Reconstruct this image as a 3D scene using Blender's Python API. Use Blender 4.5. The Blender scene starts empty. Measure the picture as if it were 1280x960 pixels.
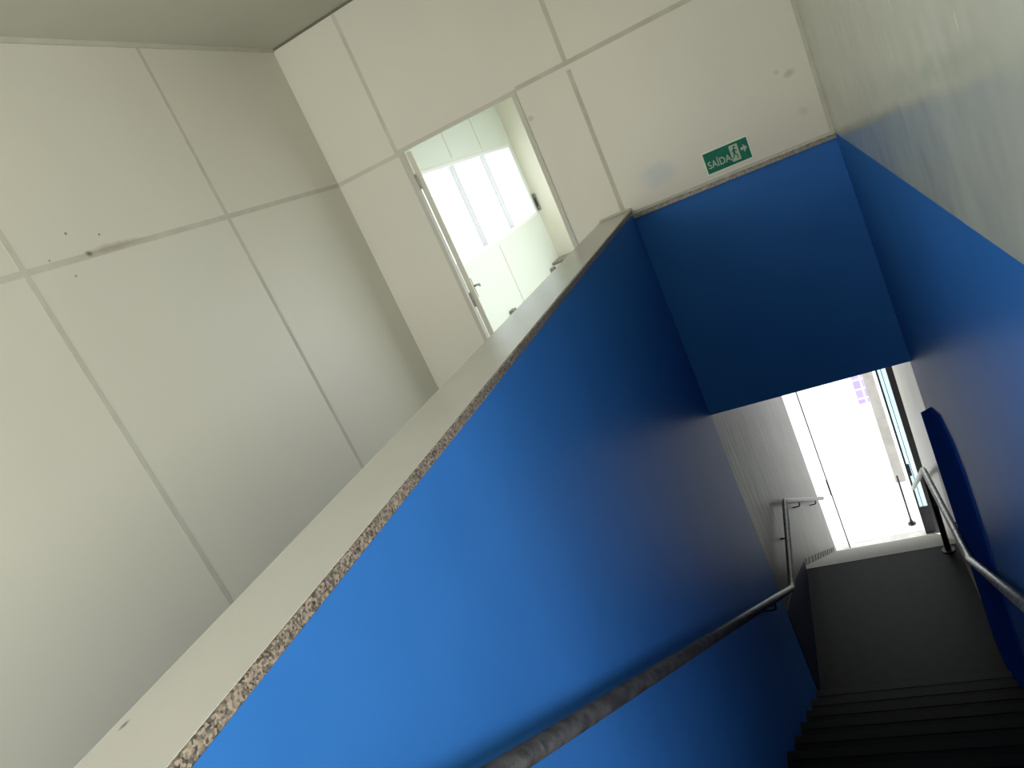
import bpy, bmesh, math, random
from mathutils import Vector, Matrix
random.seed(7)
S = bpy.context.scene
C = S.collection

# ------------------------------------------------------------------ camera
CAMZ = 1.672
F_PX = 895.8
ROWS = ((0.867779, 0.287468, -0.405366),
        (-0.283279, -0.384057, -0.878779),
        (-0.408305, 0.877418, -0.251843))      # camera right, down, forward in room axes
cam_d = bpy.data.cameras.new('camera')
cam = bpy.data.objects.new('camera', cam_d)
C.objects.link(cam)
cam_d.sensor_fit = 'HORIZONTAL'
cam_d.sensor_width = 36.0
cam_d.lens = F_PX / 1280 * 36.0
cam_d.clip_start = 0.02
r0, r1, r2 = (Vector(r) for r in ROWS)
cam.matrix_world = Matrix((
    (r0.x, -r1.x, -r2.x, 0.0),
    (r0.y, -r1.y, -r2.y, 0.0),
    (r0.z, -r1.z, -r2.z, CAMZ),
    (0, 0, 0, 1)))
S.camera = cam

# ------------------------------------------------------------------ light
W = bpy.data.worlds.new('daylight')
S.world = W
W.use_nodes = True
bg = W.node_tree.nodes['Background']
bg.inputs[0].default_value = (0.93, 0.97, 1.0, 1)
bg.inputs[1].default_value = 2.8

def area(name, loc, direction, sx, sy, power, color=(1, 1, 1)):
    d = bpy.data.lights.new(name, 'AREA')
    d.shape = 'RECTANGLE'; d.size = sx; d.size_y = sy
    d.energy = power; d.color = color
    o = bpy.data.objects.new(name, d)
    o.location = loc
    o.rotation_euler = Vector(direction).to_track_quat('-Z', 'Y').to_euler()
    C.objects.link(o)
    return o
# daylight through the big window behind the viewer; the sky lights the street end of the stairs
area('window_daylight', (1.80, -1.66, 1.9), (-.75, 0.8, -0.22), 1.5, 1.6, 150, (1.0, 0.985, 0.94))
area('landing_daylight', (-1.75, -2.70, 1.38), (0.16, 1, -0.10), 1.2, .9, 114, (1.0, 0.98, 0.94))
area('room_fill', (-.89, 6.3, 1.15), (-1, 0, 0), 3.1, 1.2, 22, (1.0, 1.0, 0.96))  # added fill that brightens the next room, set in an opening made for it

S.view_settings.view_transform = 'Standard'
S.view_settings.look = 'None'
S.view_settings.gamma = 1
S.view_settings.use_curve_mapping = False
S.view_settings.exposure = 0.0
S.cycles.max_bounces = 10
S.cycles.diffuse_bounces = 6
S.cycles.transparent_max_bounces = 16

# ------------------------------------------------------------------ materials
def mat(name, color, rough=0.6, metal=0.0, spec=0.5, noise=None, bump=None, coat=0.0):
    """noise = (scale, second colour, amount[, detail]); bump = (scale, strength)"""
    m = bpy.data.materials.new(name); m.use_nodes = True
    nt = m.node_tree; N = nt.nodes; L = nt.links
    b = N['Principled BSDF']
    b.inputs['Base Color'].default_value = (*color, 1)
    b.inputs['Roughness'].default_value = rough
    b.inputs['Metallic'].default_value = metal
    b.inputs['Specular IOR Level'].default_value = spec
    b.inputs['Coat Weight'].default_value = coat
    tc = N.new('ShaderNodeTexCoord')
    if noise:
        n = N.new('ShaderNodeTexNoise'); n.inputs['Scale'].default_value = noise[0]
        n.inputs['Detail'].default_value = 5
        L.new(tc.outputs['Object'], n.inputs['Vector'])
        r = N.new('ShaderNodeValToRGB')
        r.color_ramp.elements[0].position = 0.5 - 0.18 / max(noise[2], .05) * .5
        r.color_ramp.elements[1].position = min(1, 0.5 + 0.18 / max(noise[2], .05) * .5)
        r.color_ramp.elements[0].color = (*color, 1)
        r.color_ramp.elements[1].color = (*noise[1], 1)
        L.new(n.outputs['Fac'], r.inputs['Fac'])
        L.new(r.outputs['Color'], b.inputs['Base Color'])
    if bump:
        n2 = N.new('ShaderNodeTexNoise'); n2.inputs['Scale'].default_value = bump[0]
        n2.inputs['Detail'].default_value = 4
        L.new(tc.outputs['Object'], n2.inputs['Vector'])
        bp = N.new('ShaderNodeBump'); bp.inputs['Strength'].default_value = bump[1]
        bp.inputs['Distance'].default_value = 0.02
        L.new(n2.outputs['Fac'], bp.inputs['Height'])
        L.new(bp.outputs['Normal'], b.inputs['Normal'])
    return m

def stretch_bump(m, scale=(1, 1, 1), strength=.2, nscale=6, dist=.02):
    nt = m.node_tree; N = nt.nodes; L = nt.links
    tc = N.new('ShaderNodeTexCoord'); mp = N.new('ShaderNodeMapping')
    mp.inputs['Scale'].default_value = scale
    n = N.new('ShaderNodeTexNoise'); n.inputs['Scale'].default_value = nscale
    bp = N.new('ShaderNodeBump'); bp.inputs['Strength'].default_value = strength
    bp.inputs['Distance'].default_value = dist
    L.new(tc.outputs['Object'], mp.inputs['Vector']); L.new(mp.outputs['Vector'], n.inputs['Vector'])
    L.new(n.outputs['Fac'], bp.inputs['Height'])
    L.new(bp.outputs['Normal'], N['Principled BSDF'].inputs['Normal'])

def add_stains(m, spots):
    """spots: (centre xyz, radii xyz, colour, strength): smudges that stay on the surface."""
    nt = m.node_tree; N = nt.nodes; L = nt.links
    b = N['Principled BSDF']
    inp = b.inputs['Base Color']
    src = inp.links[0].from_socket if inp.links else None
    if src is None:
        rgb = N.new('ShaderNodeRGB'); rgb.outputs[0].default_value = inp.default_value; src = rgb.outputs[0]
    tc = N.new('ShaderNodeTexCoord')
    nz = N.new('ShaderNodeTexNoise'); nz.inputs['Scale'].default_value = 22; nz.inputs['Detail'].default_value = 4
    L.new(tc.outputs['Object'], nz.inputs['Vector'])
    for c, rad, col, k in spots:
        sub = N.new('ShaderNodeVectorMath'); sub.operation = 'SUBTRACT'; sub.inputs[1].default_value = c
        L.new(tc.outputs['Object'], sub.inputs[0])
        dv = N.new('ShaderNodeVectorMath'); dv.operation = 'DIVIDE'; dv.inputs[1].default_value = rad
        L.new(sub.outputs[0], dv.inputs[0])
        ln = N.new('ShaderNodeVectorMath'); ln.operation = 'LENGTH'; L.new(dv.outputs[0], ln.inputs[0])
        ad = N.new('ShaderNodeMath'); ad.operation = 'ADD'; L.new(ln.outputs['Value'], ad.inputs[0])
        mu = N.new('ShaderNodeMath'); mu.operation = 'MULTIPLY_ADD'; mu.inputs[1].default_value = .9; mu.inputs[2].default_value = -.45
        L.new(nz.outputs['Fac'], mu.inputs[0]); L.new(mu.outputs[0], ad.inputs[1])
        mr = N.new('ShaderNodeMapRange'); mr.inputs[1].default_value = 0.3; mr.inputs[2].default_value = 1.0
        mr.inputs[3].default_value = k; mr.inputs[4].default_value = 0.0
        L.new(ad.outputs[0], mr.inputs[0])
        mx = N.new('ShaderNodeMix'); mx.data_type = 'RGBA'
        L.new(mr.outputs[0], mx.inputs[0]); L.new(src, mx.inputs[6]); mx.inputs[7].default_value = (*col, 1)
        src = mx.outputs[2]
    L.new(src, inp)

def granite(name, dark, mid, light, scale=170, rough=.3):
    m = bpy.data.materials.new(name); m.use_nodes = True
    nt = m.node_tree; N = nt.nodes; L = nt.links
    b = N['Principled BSDF']; b.inputs['Roughness'].default_value = rough
    tc = N.new('ShaderNodeTexCoord')
    v = N.new('ShaderNodeTexVoronoi'); v.inputs['Scale'].default_value = scale
    n = N.new('ShaderNodeTexNoise'); n.inputs['Scale'].default_value = scale * .5; n.inputs['Detail'].default_value = 3
    L.new(tc.outputs['Object'], v.inputs['Vector']); L.new(tc.outputs['Object'], n.inputs['Vector'])
    sp = N.new('ShaderNodeSeparateColor'); L.new(v.outputs['Color'], sp.inputs[0])
    ad = N.new('ShaderNodeMath'); ad.operation = 'MULTIPLY_ADD'; ad.inputs[1].default_value = .55
    L.new(sp.outputs[0], ad.inputs[0])
    m2 = N.new('ShaderNodeMath'); m2.operation = 'MULTIPLY'; m2.inputs[1].default_value = .45
    L.new(n.outputs['Fac'], m2.inputs[0]); L.new(m2.outputs[0], ad.inputs[2])
    r = N.new('ShaderNodeValToRGB'); e = r.color_ramp.elements
    e[0].position = .25; e[0].color = (*dark, 1); e[1].position = .72; e[1].color = (*light, 1)
    k = e.new(.48); k.color = (*mid, 1)
    L.new(ad.outputs[0], r.inputs['Fac']); L.new(r.outputs['Color'], b.inputs['Base Color'])
    return m

def glass_mat(name, tint):
    m = bpy.data.materials.new(name); m.use_nodes = True
    nt = m.node_tree; N = nt.nodes; L = nt.links
    N.remove(N['Principled BSDF'])
    t = N.new('ShaderNodeBsdfTransparent'); t.inputs[0].default_value = (*tint, 1)
    g = N.new('ShaderNodeBsdfGlossy'); g.inputs['Roughness'].default_value = .05
    mx = N.new('ShaderNodeMixShader'); mx.inputs[0].default_value = .05
    L.new(t.outputs[0], mx.inputs[1]); L.new(g.outputs[0], mx.inputs[2])
    L.new(mx.outputs[0], N['Material Output'].inputs[0])
    return m

PANEL = mat('ivory_partition_panel', (.67, .645, .54), .45, noise=(1.3, (.64, .63, .54), .5))
JOINT = mat('joint_profile', (.50, .495, .415), .9, spec=.1, noise=(9, (.56, .55, .46), .6))
GAP = mat('shadow_gap', (.16, .155, .12), .9, spec=.1)
PLAIN = mat('ivory_paint', (.67, .645, .54), .6)
CEIL = mat('ceiling_paint', (.50, .495, .41), .7, noise=(2, (.47, .47, .39), .4))
WHITE_CAP = mat('white_cap_paint', (.57, .57, .56), .26, spec=.8, noise=(5, (.54, .54, .53), .4))
BLUE = mat('blue_gloss_paint', (.036, .172, .52), .45, spec=.08, noise=(3, (.032, .16, .49), .6))
stretch_bump(BLUE, (2, 2, .8), .05, 2.5, .02)
GREY_WALL = mat('grey_green_gloss_paint', (.55, .575, .485), .17, noise=(1.6, (.48, .51, .435), .5))
stretch_bump(GREY_WALL, (1.2, 1.2, 1.2), .35, 3, .03)
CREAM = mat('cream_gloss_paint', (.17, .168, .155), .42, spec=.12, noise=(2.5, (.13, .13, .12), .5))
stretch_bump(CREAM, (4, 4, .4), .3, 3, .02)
CREAM_R = mat('cream_paint_lit', (.72, .67, .55), .35, noise=(2.5, (.64, .59, .48), .5))  # lighter copy of the passage paint, exit light put into its colour
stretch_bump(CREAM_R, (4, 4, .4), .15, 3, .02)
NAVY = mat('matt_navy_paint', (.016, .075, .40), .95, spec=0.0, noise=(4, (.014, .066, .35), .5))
SKIRT = mat('dark_skirting_paint', (.012, .02, .055), .6, spec=.1)
STAIR_OUT = mat('step_sky_lit', (.74, .72, .66), .7, noise=(9, (.60, .58, .53), .7))  # sky light on the lower treads is put into this pale colour
NOSE_OUT = mat('step_edge_sky_lit', (.34, .33, .30), .6)  # step edges lightened along with the sky-lit treads
GRAN = granite('speckled_granite', (.055, .047, .042), (.19, .163, .13), (.37, .315, .245), 250)
GRAN_DARK = granite('dark_granite', (.01, .01, .01), (.03, .03, .03), (.07, .065, .06), 150)
GRAN_PALE = granite('worn_granite', (.15, .14, .11), (.25, .23, .18), (.34, .31, .25), 140)
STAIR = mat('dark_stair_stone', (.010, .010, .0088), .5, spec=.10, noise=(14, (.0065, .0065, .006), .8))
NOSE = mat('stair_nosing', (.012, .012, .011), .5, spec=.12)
FLOORM = mat('pale_floor_tile', (.66, .64, .57), .5, noise=(7, (.60, .58, .51), .5))
STEEL_D = mat('worn_dark_pipe', (.020, .021, .025), .42, .1, noise=(22, (.05, .05, .056), .9), bump=(40, .2))
STEEL_L = mat('worn_grey_pipe', (.20, .20, .195), .35, .4, noise=(28, (.34, .34, .33), .9), bump=(40, .25))
IRON = mat('black_iron', (.02, .018, .024), .5)
DOOR_M = mat('ivory_door_paint', (.62, .60, .50), .5)
JAMB = mat('door_frame_paint', (.50, .49, .42), .45)
ALU = mat('white_aluminium', (.75, .77, .74), .4)
MULL = mat('mullion_grey', (.60, .57, .57), .5)
ROOM2 = mat('pale_green_panel', (.63, .69, .62), .6)
BEIGE = mat('cream_wall_paint', (.69, .67, .55), .6)
SIGN_G = mat('sign_green', (.004, .135, .08), .5, spec=.15, noise=(40, (.006, .17, .10), .5))
SIGN_W = mat('sign_white', (.68, .78, .70), .5)
SIGN_P = mat('sign_pale_print', (.34, .45, .36), .5)
PLASTIC = mat('grey_plastic', (.18, .18, .16), .4)
HINGE = mat('hinge_metal', (.42, .42, .37), .4, .5)
GLASS = glass_mat('clear_pane', (.92, .96, .95))
GLASS_C = glass_mat('pale_blue_pane', (.74, .88, .93))
OUT = mat('bright_render', (.85, .84, .80), .8)
PAVE = mat('pale_paving', (.80, .79, .76), .8)
TAN = mat('tan_render', (.36, .34, .31), .8, noise=(6, (.44, .41, .37), .6))

# purple tiles with pale grout
TILE = bpy.data.materials.new('purple_tiles'); TILE.use_nodes = True
_n = TILE.node_tree; _b = _n.nodes['Principled BSDF']
_br = _n.nodes.new('ShaderNodeTexBrick'); _br.offset = 0.0
_br.inputs['Color1'].default_value = (.36, .28, .72, 1); _br.inputs['Color2'].default_value = (.42, .34, .76, 1)
_br.inputs['Mortar'].default_value = (.7, .68, .78, 1); _br.inputs['Scale'].default_value = 1
_br.inputs['Mortar Size'].default_value = .018; _br.inputs['Brick Width'].default_value = .2; _br.inputs['Row Height'].default_value = .2
_tc = _n.nodes.new('ShaderNodeTexCoord'); _mp = _n.nodes.new('ShaderNodeMapping')
_mp.inputs['Rotation'].default_value = (math.pi / 2, 0, 0)
_n.links.new(_tc.outputs['Object'], _mp.inputs['Vector']); _n.links.new(_mp.outputs['Vector'], _br.inputs['Vector'])
_n.links.new(_br.outputs['Color'], _b.inputs['Base Color'])

# ------------------------------------------------------------------ helpers
def add_box(bm, x0, x1, y0, y1, z0, z1, mi=0):
    vs = [bm.verts.new((x, y, z)) for x in (x0, x1) for y in (y0, y1) for z in (z0, z1)]
    for q in ((0, 1, 3, 2), (4, 6, 7, 5), (0, 4, 5, 1), (2, 3, 7, 6), (0, 2, 6, 4), (1, 5, 7, 3)):
        f = bm.faces.new([vs[i] for i in q]); f.material_index = mi
    return vs

def add_prism(bm, pts, axis, a0, a1, mi=0):
    """polygon given in the two other axes, extruded along axis (0,1,2)"""
    def mk(p, a):
        l = list(p); l.insert(axis, a); return bm.verts.new(l)
    A = [mk(p, a0) for p in pts]; B = [mk(p, a1) for p in pts]
    n = len(pts); fs = [bm.faces.new(A), bm.faces.new(B[::-1])]
    for i in range(n):
        fs.append(bm.faces.new([A[i], B[i], B[(i + 1) % n], A[(i + 1) % n]]))
    for f in fs: f.material_index = mi

def add_tube(bm, pts, r, seg=14, caps=True):
    pts = [Vector(p) for p in pts]
    rings = []
    for i, p in enumerate(pts):
        d = (pts[min(i + 1, len(pts) - 1)] - pts[max(i - 1, 0)]).normalized()
        u = d.cross(Vector((1, 0, 0)))
        if u.length < .1: u = d.cross(Vector((0, 1, 0)))
        u.normalize(); v = d.cross(u).normalized()
        rings.append([bm.verts.new(p + r * (math.cos(2 * math.pi * k / seg) * u + math.sin(2 * math.pi * k / seg) * v)) for k in range(seg)])
    for a, b in zip(rings, rings[1:]):
        for k in range(seg):
            f = bm.faces.new([a[k], a[(k + 1) % seg], b[(k + 1) % seg], b[k]]); f.smooth = True
    if caps:
        bm.faces.new(rings[0][::-1]); bm.faces.new(rings[-1])

def bend(pts, rad=.06, n=5):
    """round the corners of a polyline"""
    P = [Vector(p) for p in pts]; out = [P[0]]
    for a, b, c in zip(P, P[1:], P[2:]):
        d1 = (a - b).normalized(); d2 = (c - b).normalized()
        s = b + d1 * rad; e = b + d2 * rad
        for i in range(n + 1):
            t = i / n
            out.append((1 - t) ** 2 * s + 2 * t * (1 - t) * b + t * t * e)
    out.append(P[-1]); return out

def obj(name, bm, mats, parent=None, loc=None, bevel=0):
    bmesh.ops.recalc_face_normals(bm, faces=bm.faces[:])
    me = bpy.data.meshes.new(name); bm.to_mesh(me); bm.free()
    for m in (mats if isinstance(mats, (list, tuple)) else [mats]): me.materials.append(m)
    o = bpy.data.objects.new(name, me); C.objects.link(o)
    if loc: o.location = loc
    if parent: o.parent = parent
    if bevel:
        md = o.modifiers.new('bevel', 'BEVEL'); md.width = bevel; md.segments = 2; md.limit_method = 'ANGLE'
    return o

def boxes(name, lst, m, parent=None, **k):
    bm = bmesh.new()
    for b in lst: add_box(bm, *b)
    return obj(name, bm, m, parent, **k)

def struct(o, label, cat):
    o['kind'] = 'structure'; o['label'] = label; o['category'] = cat; return o

def tag(o, label, cat, group=None):
    o['label'] = label; o['category'] = cat
    if group: o['group'] = group
    return o

def empty(name, loc, rz=0):
    o = bpy.data.objects.new(name, None); o.location = loc; o.rotation_euler = (0, 0, rz)
    o.empty_display_size = .1
    C.objects.link(o); return o

# ------------------------------------------------------------------ main sizes (metres, upper floor = 0)
XW, XO, XL, XR = -2.571, -1.035, -0.836, 0.312
YF, YN = 4.357, -2.6
ZC, ZJ, ZP = 3.005, 2.10, 1.1947
ZH = -0.193                       # underside of the header
YEXIT, ZEXIT = 9.45, -4.905
DX0, DX1 = -2.049, -1.245         # doorway in the far wall
ROOM_Y = 8.2
Y_TOP, RUN, RISE = 0.62, .2625, .1753
N1, N2 = 15, 13
Y_LAND = Y_TOP + (N1 - 1) * RUN   # 4.295: foot of the first flight
Z_LAND = -N1 * RISE               # -2.63
Y_LAND2 = 6.02
XB = .41                          # right wall beyond the header
XH = 2.9                          # hall to the right of the stair head
YC = .45                          # near end of the right stair wall
Y_SLAB = 6.8                      # the stairs run out from under the building here

# ------------------------------------------------------------------ setting: upper room
o = boxes('floor', [(XW - .1, XH + .1, YN - .1, Y_TOP, -.19, 0), (XW - .1, XL - .02, Y_TOP, YF + .06, -.19, 0)], FLOORM)
struct(o, 'pale tiled floor of the upper landing beside the stair opening', 'floor')
o = boxes('ceiling', [(XW - .1, XH + .1, YN - .1, YF + .06, ZC, ZC + .15)], CEIL)
struct(o, 'plain off-white ceiling over the stair landing', 'ceiling')

# left partition wall with the ribbon window of the next room in it
WY0, WY1, WZ0, WZ1 = 4.75, 8.1, 1.19, 2.03
o = boxes('wall_left', [(XW - .1, XW, YN, YF + .03, 0, ZC)], PANEL)
struct(o, 'ivory partition panel wall to the left of the stairwell', 'wall')
smudge = [((XW, 2.44, 2.108), (.20, .22, .022), (.33, .28, .20), .55),
          ((XW, 2.30, 2.108), (.20, .022, .016), (.12, .09, .06), .8)]
specks = [((XW, y, z), (.05, r, r), (.10, .085, .06), .9) for y, z, r in
          ((2.252, 2.207, .008), (2.398, 2.172, .006), (2.119, 2.122, .006), (2.188, 2.038, .006))]
add_stains(PANEL, smudge + specks)
add_stains(JOINT, smudge)
add_stains(GREY_WALL, [((.312, y, z), (.05, a, c), (.72, .72, .62), .8) for y, z, a, c in
                       ((1.93, 1.69, .012, .05), (1.43, 1.604, .007, .022), (4.325, 1.69, .02, .03), (2.34, 1.409, .012, .02), (4.34, 1.45, .012, .10))])
add_stains(WHITE_CAP, [((-1.014, .54, 1.223), (.006, .012, .05), (.12, .11, .10), .9)])

def joint_strips(name, rects, axis, pos, sign, label):
    """thin raised joint profiles on a wall: rects are (u0,u1,z0,z1), u = y or x"""
    bm = bmesh.new()
    for u0, u1, z0, z1 in rects:
        a, b = sorted((pos - sign * .002, pos + sign * .0012))
        if axis == 0: add_box(bm, a, b, u0, u1, z0, z1)
        else: add_box(bm, u0, u1, a, b, z0, z1)
    o = obj(name, bm, JOINT); struct(o, label, 'trim'); return o
hw = .013
JY = [3.195 - 1.2 * k for k in range(0, 5)]
js = [(y - hw, y + hw, 0, ZJ - hw) for y in JY] + [(y - hw, y + hw, ZJ + hw, ZC) for y in JY] + [(YN, YF, ZJ - hw, ZJ + hw)]
joint_strips('trim_1', js, 0, XW, 1, 'grey-green joint profiles between the panels of the left wall')

# far wall: panels above the header, doorway at its left
o = boxes('wall_back', [(XW, DX0 - .02, YF, YF + .06, 0, ZC), (DX0 - .02, DX1 + .02, YF, YF + .06, ZJ + .01, ZC),
                        (DX1 + .02, XL, YF, YF + .06, 0, ZC), (XL, XR + .2, YF, YF + .06, ZP, ZC)],
          m := mat('ivory_far_panel', (.665, .645, .55), .45, noise=(1.5, (.64, .63, .545), .5)))
struct(o, 'ivory partition panel wall above the blue header, with a doorway', 'wall')
add_stains(m, [((-.62, YF, 1.345), (.14, .3, .09), (.42, .50, .56), .5),
               ((.19, YF, 1.57), (.035, .3, .025), (.35, .34, .28), .6),
               ((.13, YF, 1.60), (.02, .3, .015), (.40, .38, .32), .5),
               ((.20, YF, 1.36), (.03, .3, .03), (.50, .49, .42), .5),
               ((-1.19, YF, 1.94), (.025, .3, .02), (.42, .40, .32), .6)])
js = [(-2.085 - hw, -2.085 + hw, ZJ + hw, ZC), (-.882 - hw, -.882 + hw, ZP, ZJ - hw), (-.882 - hw, -.882 + hw, ZJ + .039, ZC),
      (.318 - 2 * hw, .318, ZP, ZC),
      (XW, DX0 - .035, ZJ - hw, ZJ + hw), (DX1 + .035, XR, ZJ + .012, ZJ + .012 + 2 * hw)]
joint_strips('trim_2', js, 1, YF, -1, 'grey-green joint profiles between the panels of the far wall')

o = boxes('trim_8', [(XW, XW + .012, YN, YF - .006, ZC - .022, ZC)], JOINT)
struct(o, 'narrow profile where the left wall meets the ceiling', 'trim')
o = boxes('trim_9', [(XW, XR, YF - .006, YF, ZC - .014, ZC)], GAP)
struct(o, 'dark gap where the far wall meets the ceiling', 'trim')

# right wall: blue below the line of the parapet, grey-green above; masonry leans a touch
PROF = [(.312, ZC), (.312, ZP + .01), (.350, ZH), (.392, Z_LAND), (.41, ZEXIT)]
def right_profile(z0, z1):
    def x(z):
        for (xa, za), (xb, zb) in zip(PROF, PROF[1:]):
            if zb <= z <= za: return xa + (xb - xa) * (za - z) / (za - zb)
        return PROF[-1][0]
    zs = sorted({z0, z1} | {z for _, z in PROF if z0 < z < z1})
    return [(x(z), z) for z in zs]
bm = bmesh.new()
p = right_profile(ZP, ZC); add_prism(bm, p + [(.56, ZC), (.56, ZP)], 1, YC, YF + .05, 0)
p = right_profile(ZEXIT, ZP); add_prism(bm, p + [(.56, ZP), (.56, ZEXIT)], 1, YC, YF + .10, 1)
o = obj('wall_right', bm, [GREY_WALL, BLUE])
struct(o, 'glossy right stairwell wall, grey-green above and blue below', 'wall')

# walls behind the viewer, each with a window that daylight comes through
YH = -1.55
WX0, WX1, WX2, WX3 = -2.4, -1.1, 1.0, 2.6
o = boxes('wall_front', [(XW - .1, WX0, YN - .12, YN, 0, ZC), (WX1, .75, YN - .12, YN, 0, ZC),
                         (WX0, WX1, YN - .12, YN, 0, .95), (WX0, WX1, YN - .12, YN, 2.75, ZC),
                         (.63, .75, YN, YH, 0, ZC), (.75, WX2, YH - .12, YH, 0, ZC), (WX3, XH, YH - .12, YH, 0, ZC),
                         (WX2, WX3, YH - .12, YH, 0, .95), (WX2, WX3, YH - .12, YH, 2.75, ZC)], PLAIN)
struct(o, 'ivory walls behind the stair head holding two wide windows', 'wall')
for n, (x0, x1, y) in enumerate(((WX0, WX1, YN), (WX2, WX3, YH))):
    xm = (x0 + x1) / 2
    fr = boxes('window_%d' % (n + 2), [(x0, x1, y - .09, y - .03, .95, 1.0), (x0, x1, y - .09, y - .03, 2.70, 2.75),
               (x0, x0 + .05, y - .09, y - .03, 1.0, 2.7), (x1 - .05, x1, y - .09, y - .03, 1.0, 2.7),
               (xm - .03, xm + .03, y - .09, y - .03, 1.0, 2.7)], ALU)
    struct(fr, ['white framed window at the end of the landing', 'white framed window of the hall at the stair head'][n], 'window')
o = boxes('wall_hall', [(XH, XH + .1, YH, YC + .2, 0, ZC), (.56, XH, YC, YC + .2, 0, ZC)], PLAIN)
struct(o, 'ivory walls of the hall at the stair head', 'wall')

# ------------------------------------------------------------------ stairwell
# left: parapet and wall below it, one blue face
o = boxes('wall_stair', [(XO, XL, -.6, YF + .02, ZEXIT, ZP)], [BLUE])
struct(o, 'blue parapet wall along the left side of the stairs', 'wall')
# inner (room) side is not seen; granite slab and painted top
o = boxes('trim_3', [(XO - .006, XL + .002, -.6, YF - .001, ZP, ZP + .025)], GRAN, bevel=.003)
struct(o, 'speckled granite slab edge along the top of the blue parapet', 'trim')
bm = bmesh.new()
add_box(bm, XO - .002, XL - .004, -.6, YF - .001, ZP + .025, ZP + .0262)
o = obj('trim_4', bm, WHITE_CAP)
struct(o, 'white painted top of the parapet', 'trim')

# header at the far end, and slab of the next room
o = boxes('wall_header', [(XL, .40, YF, YF + .14, ZH, ZP - .03)], BLUE)
struct(o, 'dark blue header wall over the lower stairs', 'wall')
o = boxes('trim_5', [(XL + .003, XR + .008, YF - .022, YF + .001, ZP - .030, ZP - .004)], GRAN_PALE, bevel=.003)
struct(o, 'worn granite ledge along the top of the blue header', 'trim')
o = boxes('trim_6', [(XL + .003, XR + .005, YF - .010, YF + .001, ZP - .003, ZP + .010), (XO, XL + .003, YF - .010, YF + .001, ZP + .0285, ZP + .040)], JOINT)
struct(o, 'thin sill profile under the far wall panels', 'trim')

# flights
def flight(name, y0, z0, n, ymax, label, mats):
    bm = bmesh.new()
    pts = [(y0, z0)]
    for i in range(n):
        y = y0 + i * RUN; z = z0 - (i + 1) * RISE
        pts.append((y, z)); pts.append((y + RUN if i < n - 1 else ymax, z))
    zl = pts[-1][1]
    pts += [(ymax, zl - .2), (y0 + (n - 1) * RUN, zl - .2), (y0, z0 - .45)]
    add_prism(bm, pts, 0, XL - .03, .45, 0)
    for i in range(n):           # worn nosing strip on every edge
        y = y0 + i * RUN; z = z0 - i * RISE
        add_box(bm, XL - .02, .44, y - .045, y + .012, z - .03, z + .002, 1)
    o = obj(name, bm, mats); struct(o, label, 'stairs'); return o
flight('stairs_1', Y_TOP, 0, N1, Y_LAND2, 'dark stone upper flight of stairs and its landing', [STAIR, NOSE])
flight('stairs_2', Y_LAND2, Z_LAND, N2, YEXIT + .1, 'lower flight, coloured pale for the sky light on it, running down to the street door', [STAIR_OUT, NOSE_OUT])

# lower passage
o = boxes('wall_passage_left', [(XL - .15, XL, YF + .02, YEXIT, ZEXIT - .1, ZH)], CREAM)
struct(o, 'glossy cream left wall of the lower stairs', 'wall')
bm = bmesh.new()
add_prism(bm, [(YF + .02, Z_LAND), (YF + .02, -1.80), (5.0, -2.05), (6.0, -2.56), (6.0, Z_LAND)], 0, XL, XL + .004)
o = obj('trim_10', bm, SKIRT); struct(o, 'dark blue painted band low on the left wall at the stair landing', 'trim')
bm = bmesh.new()
for i in range(N2 - 1):
    y = Y_LAND2 + i * RUN; z = Z_LAND - (i + 1) * RISE
    add_box(bm, XL, XL + .012, y + .02, y + .145, z, z + .16)
o = obj('trim_12', bm, GRAN_DARK); struct(o, 'row of small dark granite skirting pieces beside the lower steps', 'trim')
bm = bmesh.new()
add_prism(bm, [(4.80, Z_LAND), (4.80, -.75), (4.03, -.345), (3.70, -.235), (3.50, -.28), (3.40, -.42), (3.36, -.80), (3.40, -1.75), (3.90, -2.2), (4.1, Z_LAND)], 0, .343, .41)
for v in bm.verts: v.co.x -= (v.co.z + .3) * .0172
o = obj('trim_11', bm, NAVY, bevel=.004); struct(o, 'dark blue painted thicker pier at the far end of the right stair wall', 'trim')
o = boxes('wall_passage_right', [(XB, XB + .15, YF + .10, 7.3, ZEXIT - .1, ZH), (XB + .2, XB + .35, 7.3, YEXIT, ZEXIT - .1, ZH)], CREAM_R)
struct(o, 'cream right wall of the lower stairs beside the street door', 'wall')
o = boxes('ceiling_passage', [(XL - .15, XB + .15, YF + .14, Y_SLAB, ZH, 0)], CEIL)
struct(o, 'ceiling slab above the lower stairs', 'ceiling')

# ------------------------------------------------------------------ next room behind the doorway
o = boxes('wall_room_left', [(XW - .1, XW, YF + .03, WY0, 0, ZC), (XW - .1, XW, WY1, ROOM_Y + .1, 0, ZC),
                             (XW - .1, XW, WY0, WY1, 0, WZ0), (XW - .1, XW, WY0, WY1, WZ1, ZC)], ROOM2)
struct(o, 'pale greenish panel wall with the ribbon window, seen through the doorway', 'wall')
o = boxes('wall_room_back', [(XW, -.9, ROOM_Y, ROOM_Y + .1, 0, ZC)], BEIGE)
struct(o, 'cream end wall of the bright room behind the doorway', 'wall')
o = boxes('wall_room_right', [(-1.0, -.9, YF + .06, 4.7, 0, ZC), (-1.0, -.9, 7.9, ROOM_Y, 0, ZC), (-1.0, -.9, 4.7, 7.9, 0, .5), (-1.0, -.9, 4.7, 7.9, 1.8, ZC)], BEIGE)
struct(o, 'cream side wall of the bright room behind the doorway', 'wall')
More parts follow.
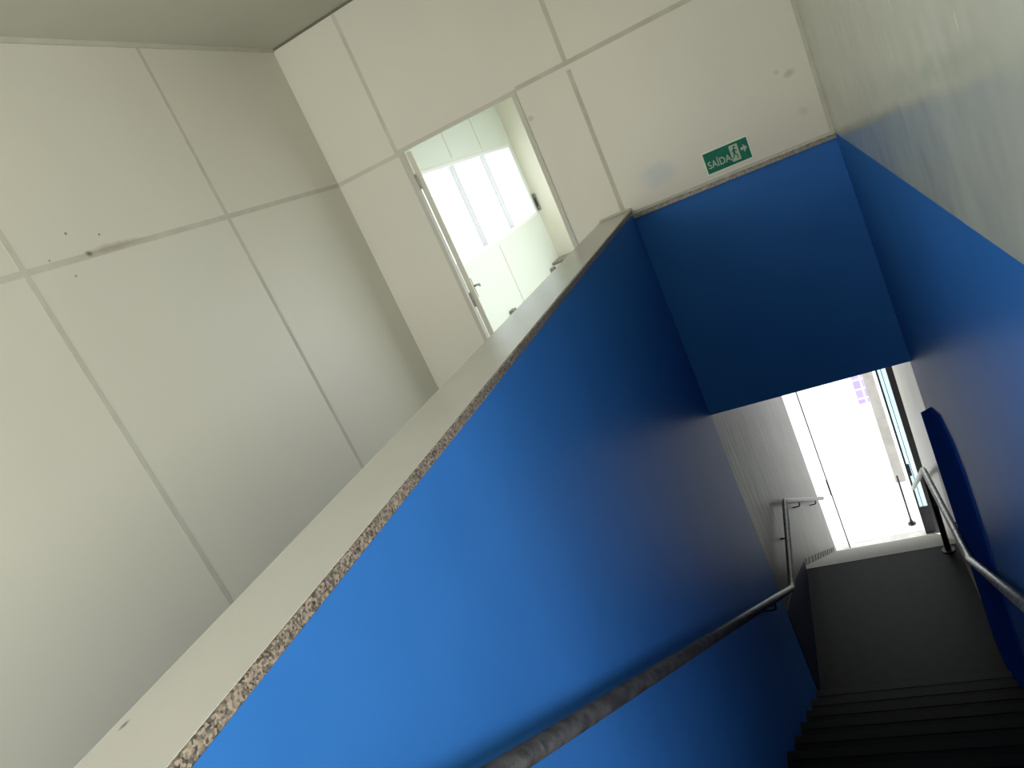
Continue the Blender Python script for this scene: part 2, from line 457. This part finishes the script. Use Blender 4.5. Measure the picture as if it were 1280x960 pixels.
o = boxes('window_4', [(-.98, -.92, 4.7, 7.9, .5, .54), (-.98, -.92, 4.7, 7.9, 1.76, 1.8), (-.98, -.92, 4.7, 4.74, .54, 1.76), (-.98, -.92, 7.86, 7.9, .54, 1.76), (-.98, -.92, 6.28, 6.32, .54, 1.76)], ALU)  # out of view, added only to house the fill light
struct(o, 'unseen frame added around the fill light in the side wall of the bright room', 'window')
o = boxes('floor_room', [(XW - .1, XL - .15, YF + .06, ROOM_Y + .1, -.19, 0)], FLOORM)
struct(o, 'floor of the bright room behind the doorway', 'floor')
o = boxes('ceiling_room', [(XW - .1, -.9, YF + .06, ROOM_Y + .1, ZC, ZC + .15)], CEIL)
struct(o, 'ceiling of the bright room behind the doorway', 'ceiling')
joint_strips('trim_7', [(6.40 - hw, 6.40 + hw, WZ1 + .03, ZC), (7.24 - hw, 7.24 + hw, WZ1 + .03, ZC), (6.60 - hw, 6.60 + hw, 0, WZ0 - .03)],
             0, XW, 1, 'joint profiles on the panel wall of the bright room')
w = empty('window_1', (XW - .05, (WY0 + WY1) / 2, WZ0)); struct(w, 'bright ribbon window seen through the upper doorway', 'window')
def child(name, lst, m, parent, bevel=0):
    """boxes given in room axes, stored relative to the parent empty"""
    bm = bmesh.new()
    for b in lst: add_box(bm, *b)
    bmesh.ops.transform(bm, matrix=Matrix.Translation(-parent.location), verts=bm.verts[:])
    return obj(name, bm, m, parent, bevel=bevel)
child('window_frame', [(XW - .06, XW + .006, WY0, WY1, WZ0, WZ0 + .03), (XW - .06, XW + .006, WY0, WY1, WZ1 - .03, WZ1),
                       (XW - .06, XW + .006, WY0, WY0 + .03, WZ0 + .03, WZ1 - .03), (XW - .06, XW + .006, WY1 - .03, WY1, WZ0 + .03, WZ1 - .03)], ALU, w)
MY = [5.49, 6.36, 7.23]
for y in MY: child('mullion', [(XW - .055, XW - .004, y - .008, y + .008, WZ0 + .03, WZ1 - .03)], MULL, w)
ys = [WY0 + .03] + MY + [WY1 - .03]
for a, b in zip(ys, ys[1:]): child('window_pane', [(XW - .032, XW - .028, a, b, WZ0 + .03, WZ1 - .03)], GLASS, w)

# doorway: metal frame and the leaf swung open into the bright room
d = empty('door_1', ((DX0 + DX1) / 2, YF, 0)); struct(d, 'open ivory door and frame in the far wall', 'door')
child('door_frame', [(DX0 - .03, DX0, YF - .008, YF + .035, 0, ZJ + .0), (DX1, DX1 + .03, YF - .008, YF + .035, 0, ZJ),
                     (DX0 - .03, DX1 + .03, YF - .008, YF + .035, ZJ, ZJ + .025)], JAMB, d)
ang = math.atan2(YF + .1, -(DX0 + .05)) ; ang = math.pi - ang      # leaf lies along the line of sight
ca, sa = math.cos(ang), math.sin(ang)
hx, hy = DX0 + .004, YF + .055
lf = empty('door_leaf', (hx - d.location.x, hy - d.location.y, 0), ang); lf.parent = d
def leaf_box(name, lst, m, parent, bevel=0):
    bm = bmesh.new()
    for b in lst: add_box(bm, *b)
    return obj(name, bm, m, parent, bevel=bevel)
bpy.data.objects.remove(lf)
bm = bmesh.new(); add_box(bm, 0, .78, -.0175, .0175, .01, ZJ - .005)
lf = obj('door_leaf', bm, DOOR_M, d, bevel=.002)
lf.location = (hx - d.location.x + .012, hy - d.location.y, 0); lf.rotation_euler = (0, 0, ang)
bm = bmesh.new()
add_tube(bm, bend([(.71, -.0175, 1.06), (.71, -.065, 1.06), (.60, -.065, 1.06)], .015), .009)
add_box(bm, .69, .73, -.024, -.0175, .97, 1.13)
obj('door_handle', bm, HINGE, lf)
for z in (.22, 1.06, 1.90):
    bm = bmesh.new(); add_box(bm, -.022, .030, .0176, .0200, z - .05, z + .05); add_tube(bm, [(-.006, .024, z - .052), (-.006, .024, z + .052)], .008)
    obj('hinge', bm, HINGE, lf)

# ------------------------------------------------------------------ street door at the foot of the stairs
ZT = ZEXIT + 2.75
d2 = empty('door_2', (0, YEXIT, ZEXIT)); struct(d2, 'open dark iron street door with a narrow glass side light', 'door')
child('door_frame', [(-.656, -.643, YEXIT, YEXIT + .04, ZEXIT, ZT), (-.662, XB + .2, YEXIT, YEXIT + .04, ZT, ZT + .05),
                     (.335, .358, YEXIT, YEXIT + .04, ZEXIT, ZT), (.455, XB + .2, YEXIT - .02, YEXIT + .06, ZEXIT, ZT)], IRON, d2)
child('kick_panel', [(.358, .455, YEXIT + .005, YEXIT + .035, ZEXIT, ZEXIT + .42)], IRON, d2)
child('glass_pane', [(.358, .455, YEXIT + .018, YEXIT + .022, ZEXIT + .42, ZT)], GLASS_C, d2)
child('grille_bar', [(.395, .403, YEXIT + .012, YEXIT + .030, ZEXIT + .42, ZT)], IRON, d2)
child('lock_box', [(.350, .385, YEXIT - .03, YEXIT, ZEXIT + .95, ZEXIT + 1.12)], IRON, d2)
bm = bmesh.new(); add_tube(bm, [(-.651, -.012, .9), (-.651, -.012, 1.15)], .012)
obj('pull_handle', bm, IRON, d2)

# what stands outside
o = boxes('ground', [(-6, 6, YEXIT + .1, 15.3, ZEXIT - .15, ZEXIT)], PAVE); struct(o, 'sun bleached paving outside the street door', 'ground')
o = boxes('wall_street', [(-6, 6, 14.0, 14.2, ZEXIT, ZEXIT + 3)], OUT); struct(o, 'white rendered wall across from the street door', 'wall')
o = boxes('tile_panel', [(.06, .40, 13.985, 14.0, ZEXIT, ZEXIT + 1.2)], TILE)
tag(o, 'panel of purple tiles on the bright wall outside the street door', 'tile panel')
o = boxes('masonry_pillar', [(.20, .345, 10.9, 11.05, ZEXIT, ZEXIT + 2.6)], TAN, bevel=.01)
tag(o, 'grey-brown rendered pillar outside, left of the iron door frame', 'pillar')
po = empty('iron_post', (.212, 9.75, ZEXIT)); tag(po, 'thin dark iron post with a flared foot on the pavement in the street doorway', 'post')
bm = bmesh.new(); add_tube(bm, [(0, 0, .02), (0, 0, .80)], .012); obj('shaft', bm, IRON, po)
bm = bmesh.new(); add_tube(bm, [(0, 0, 0), (0, 0, .012)], .05); add_tube(bm, [(0, 0, .012), (0, 0, .06)], .02); obj('foot', bm, IRON, po)

# ------------------------------------------------------------------ handrails
def bracket(name, parent, p, wall_x, m, side):
    bm = bmesh.new(); px, py, pz = p
    add_tube(bm, bend([(px, py, pz - .02), (px, py, pz - .075), (wall_x, py, pz - .075)], .025), .007, 10)
    o = obj(name, bm, m, parent)
    bm = bmesh.new(); add_tube(bm, [(wall_x, py, pz - .075), (wall_x - side * .006, py, pz - .075)], .028, 16)
    obj('wall_plate', bm, m, o)
R = .0235
LX = -.766
hr = empty('handrail', (0, 0, 0)); tag(hr, 'dark worn pipe handrail fixed to the blue wall left of the stairs', 'handrail')
Lp = [(LX, .45, 1.005), (LX, 4.499, -1.702), (LX, 5.70, -1.715), (LX, 9.27, -3.92)]
bm = bmesh.new(); add_tube(bm, bend(Lp, .05), R, 18); obj('rail', bm, STEEL_D, hr)
for y in (.58, 3.75): bracket('bracket', hr, (LX, y, 1.005 - (y - .45) * (2.707 / 4.049)), XL, STEEL_D, 1)
bracket('bracket', hr, (LX, 5.25, -1.71), XL, STEEL_D, 1)
for y in (6.6, 8.2): bracket('bracket', hr, (LX, y, -1.715 - (y - 5.70) * (2.205 / 3.57)), XL, STEEL_D, 1)

RX = .335
hr2 = empty('handrail', (0, 0, 0)); tag(hr2, 'lighter grey worn pipe handrail on the right wall of the stairs', 'handrail')
Rp = [(RX - .03, .62, .742), (RX, 4.233, -1.503), (RX, 5.98, -1.865), (RX, 9.15, -3.98)]
bm = bmesh.new(); add_tube(bm, bend(Rp, .05), R, 18); obj('rail', bm, STEEL_L, hr2)
for y, z in ((1.3, .742 - (1.3 - .62) * .6214), (2.2, .742 - (2.2 - .62) * .6214), (3.5, .742 - (3.5 - .62) * .6214)):
    bracket('bracket', hr2, (RX - .03 + .03 * (y - .62) / 3.6, y, z), .368 if y > 2 else .345, STEEL_D, -1)
bracket('bracket', hr2, (RX, 4.95, -1.65), XB, STEEL_D, -1)
bm = bmesh.new(); add_tube(bm, [(RX, 5.90, Z_LAND), (RX, 5.90, -1.85)], .024, 16); obj('post', bm, STEEL_D, hr2)
bm = bmesh.new(); add_tube(bm, [(RX, 5.90, Z_LAND), (RX, 5.90, Z_LAND + .01)], .05, 16); obj('post_foot', bm, STEEL_D, hr2)

# ------------------------------------------------------------------ exit sign
SX0, SX1, SZ0, SZ1 = -.354, -.109, 1.238, 1.354
sg = empty('exit_sign', (SX0, YF, SZ0)); tag(sg, 'small green exit sign reading SAÍDA on the far wall above the blue header', 'sign')
SW, SH = SX1 - SX0, SZ1 - SZ0
bm = bmesh.new(); add_box(bm, -.006, SW + .006, -.004, 0, -.007, SH + .006); obj('sign_border', bm, SIGN_W, sg)
bm = bmesh.new(); add_box(bm, 0, SW, -.006, -.004, 0, SH); obj('sign_plate', bm, SIGN_G, sg)
def text(body, size, loc, m, parent, name, sx=1):
    cu = bpy.data.curves.new('t', 'FONT'); cu.body = body; cu.size = size; cu.extrude = .0006; cu.offset = size * .012
    t = bpy.data.objects.new('t', cu); C.objects.link(t)
    bpy.context.view_layer.update()
    me = bpy.data.meshes.new_from_object(t.evaluated_get(bpy.context.evaluated_depsgraph_get()))
    bpy.data.objects.remove(t); bpy.data.curves.remove(cu)
    me.name = name; me.transform(Matrix.Diagonal((sx, 1, 1, 1))); me.transform(Matrix.Rotation(math.pi / 2, 4, 'X'))
    me.materials.clear(); me.materials.append(m)
    o = bpy.data.objects.new(name, me); C.objects.link(o); o.location = loc; o.parent = parent; return o
text('SA\u00cdDA', .056, (.010, -.0065, .026), SIGN_P, sg, 'lettering', .83)
bm = bmesh.new()      # doorway of the pictogram
x0, x1, z0, z1 = .143, .190, .014, .104
add_box(bm, x0, x1, -.0068, -.006, z0, z1); obj('pictogram_door', bm, SIGN_P, sg)
bm = bmesh.new()      # running figure inside it
def limb(a, b, w):
    a = Vector(a); b = Vector(b); dn = (b - a).normalized(); n = Vector((-dn.y, dn.x)) * w / 2
    add_prism(bm, [tuple(a + n), tuple(b + n), tuple(b - n), tuple(a - n)], 1, -.0076, -.0068)
add_prism(bm, [(.170 + .0065 * math.cos(k * math.pi / 5), .090 + .0065 * math.sin(k * math.pi / 5)) for k in range(10)], 1, -.0076, -.0068)
limb((.167, .082), (.163, .054), .011); limb((.166, .078), (.180, .066), .005); limb((.164, .078), (.151, .066), .005)
limb((.164, .056), (.177, .042), .006); limb((.177, .043), (.173, .024), .005); limb((.162, .056), (.156, .038), .006); limb((.157, .039), (.146, .032), .005)
obj('running_figure', bm, SIGN_G, sg)
bm = bmesh.new()
add_prism(bm, [(.200, .056), (.216, .056), (.216, .042), (.236, .064), (.216, .086), (.216, .072), (.200, .072)], 1, -.0068, -.006)
obj('arrow', bm, SIGN_P, sg)

# ------------------------------------------------------------------ small things in the bright room
def wall_box(name, loc, size, label, cat):
    e = empty(name, loc); tag(e, label, cat)
    bm = bmesh.new(); sx, sy, sz = size
    add_box(bm, 0, sx, -sy / 2, sy / 2, -sz / 2, sz / 2); obj('housing', bm, PLASTIC, e, bevel=.004)
    bm = bmesh.new(); add_box(bm, sx, sx + .006, -sy * .32, sy * .32, -sz * .32, sz * .32); obj('face_plate', bm, IRON, e, bevel=.002)
    return e
wall_box('wall_socket', (XW, 6.18, .56), (.045, .10, .06), 'small dark wall socket at the parapet edge, near the middle of the doorway', 'socket')
wall_box('wall_socket', (XW, 7.77, .57), (.045, .10, .06), 'small dark wall socket lower right in the doorway, by the granite ledge', 'socket')
e = empty('switch_box', (XW + .03, ROOM_Y, 1.32)); tag(e, 'slim grey switch box in the corner of the bright room', 'switch')
bm = bmesh.new(); add_box(bm, -.022, .012, -.03, 0, -.10, .10); obj('housing', bm, PLASTIC, e, bevel=.004)
bm = bmesh.new(); add_box(bm, -.013, .003, -.036, -.03, -.05, .05); obj('rocker', bm, IRON, e)
e = empty('stone_ledge', (XW, ROOM_Y, 0)); tag(e, 'low cream ledge with a granite top in the corner of the bright room', 'ledge')
bm = bmesh.new(); add_box(bm, 0.001, .6, -.30, -.001, 0, .60); obj('base', bm, BEIGE, e)
bm = bmesh.new(); add_box(bm, 0.001, .62, -.32, -.001, .60, .63); obj('granite_top', bm, GRAN, e, bevel=.003)
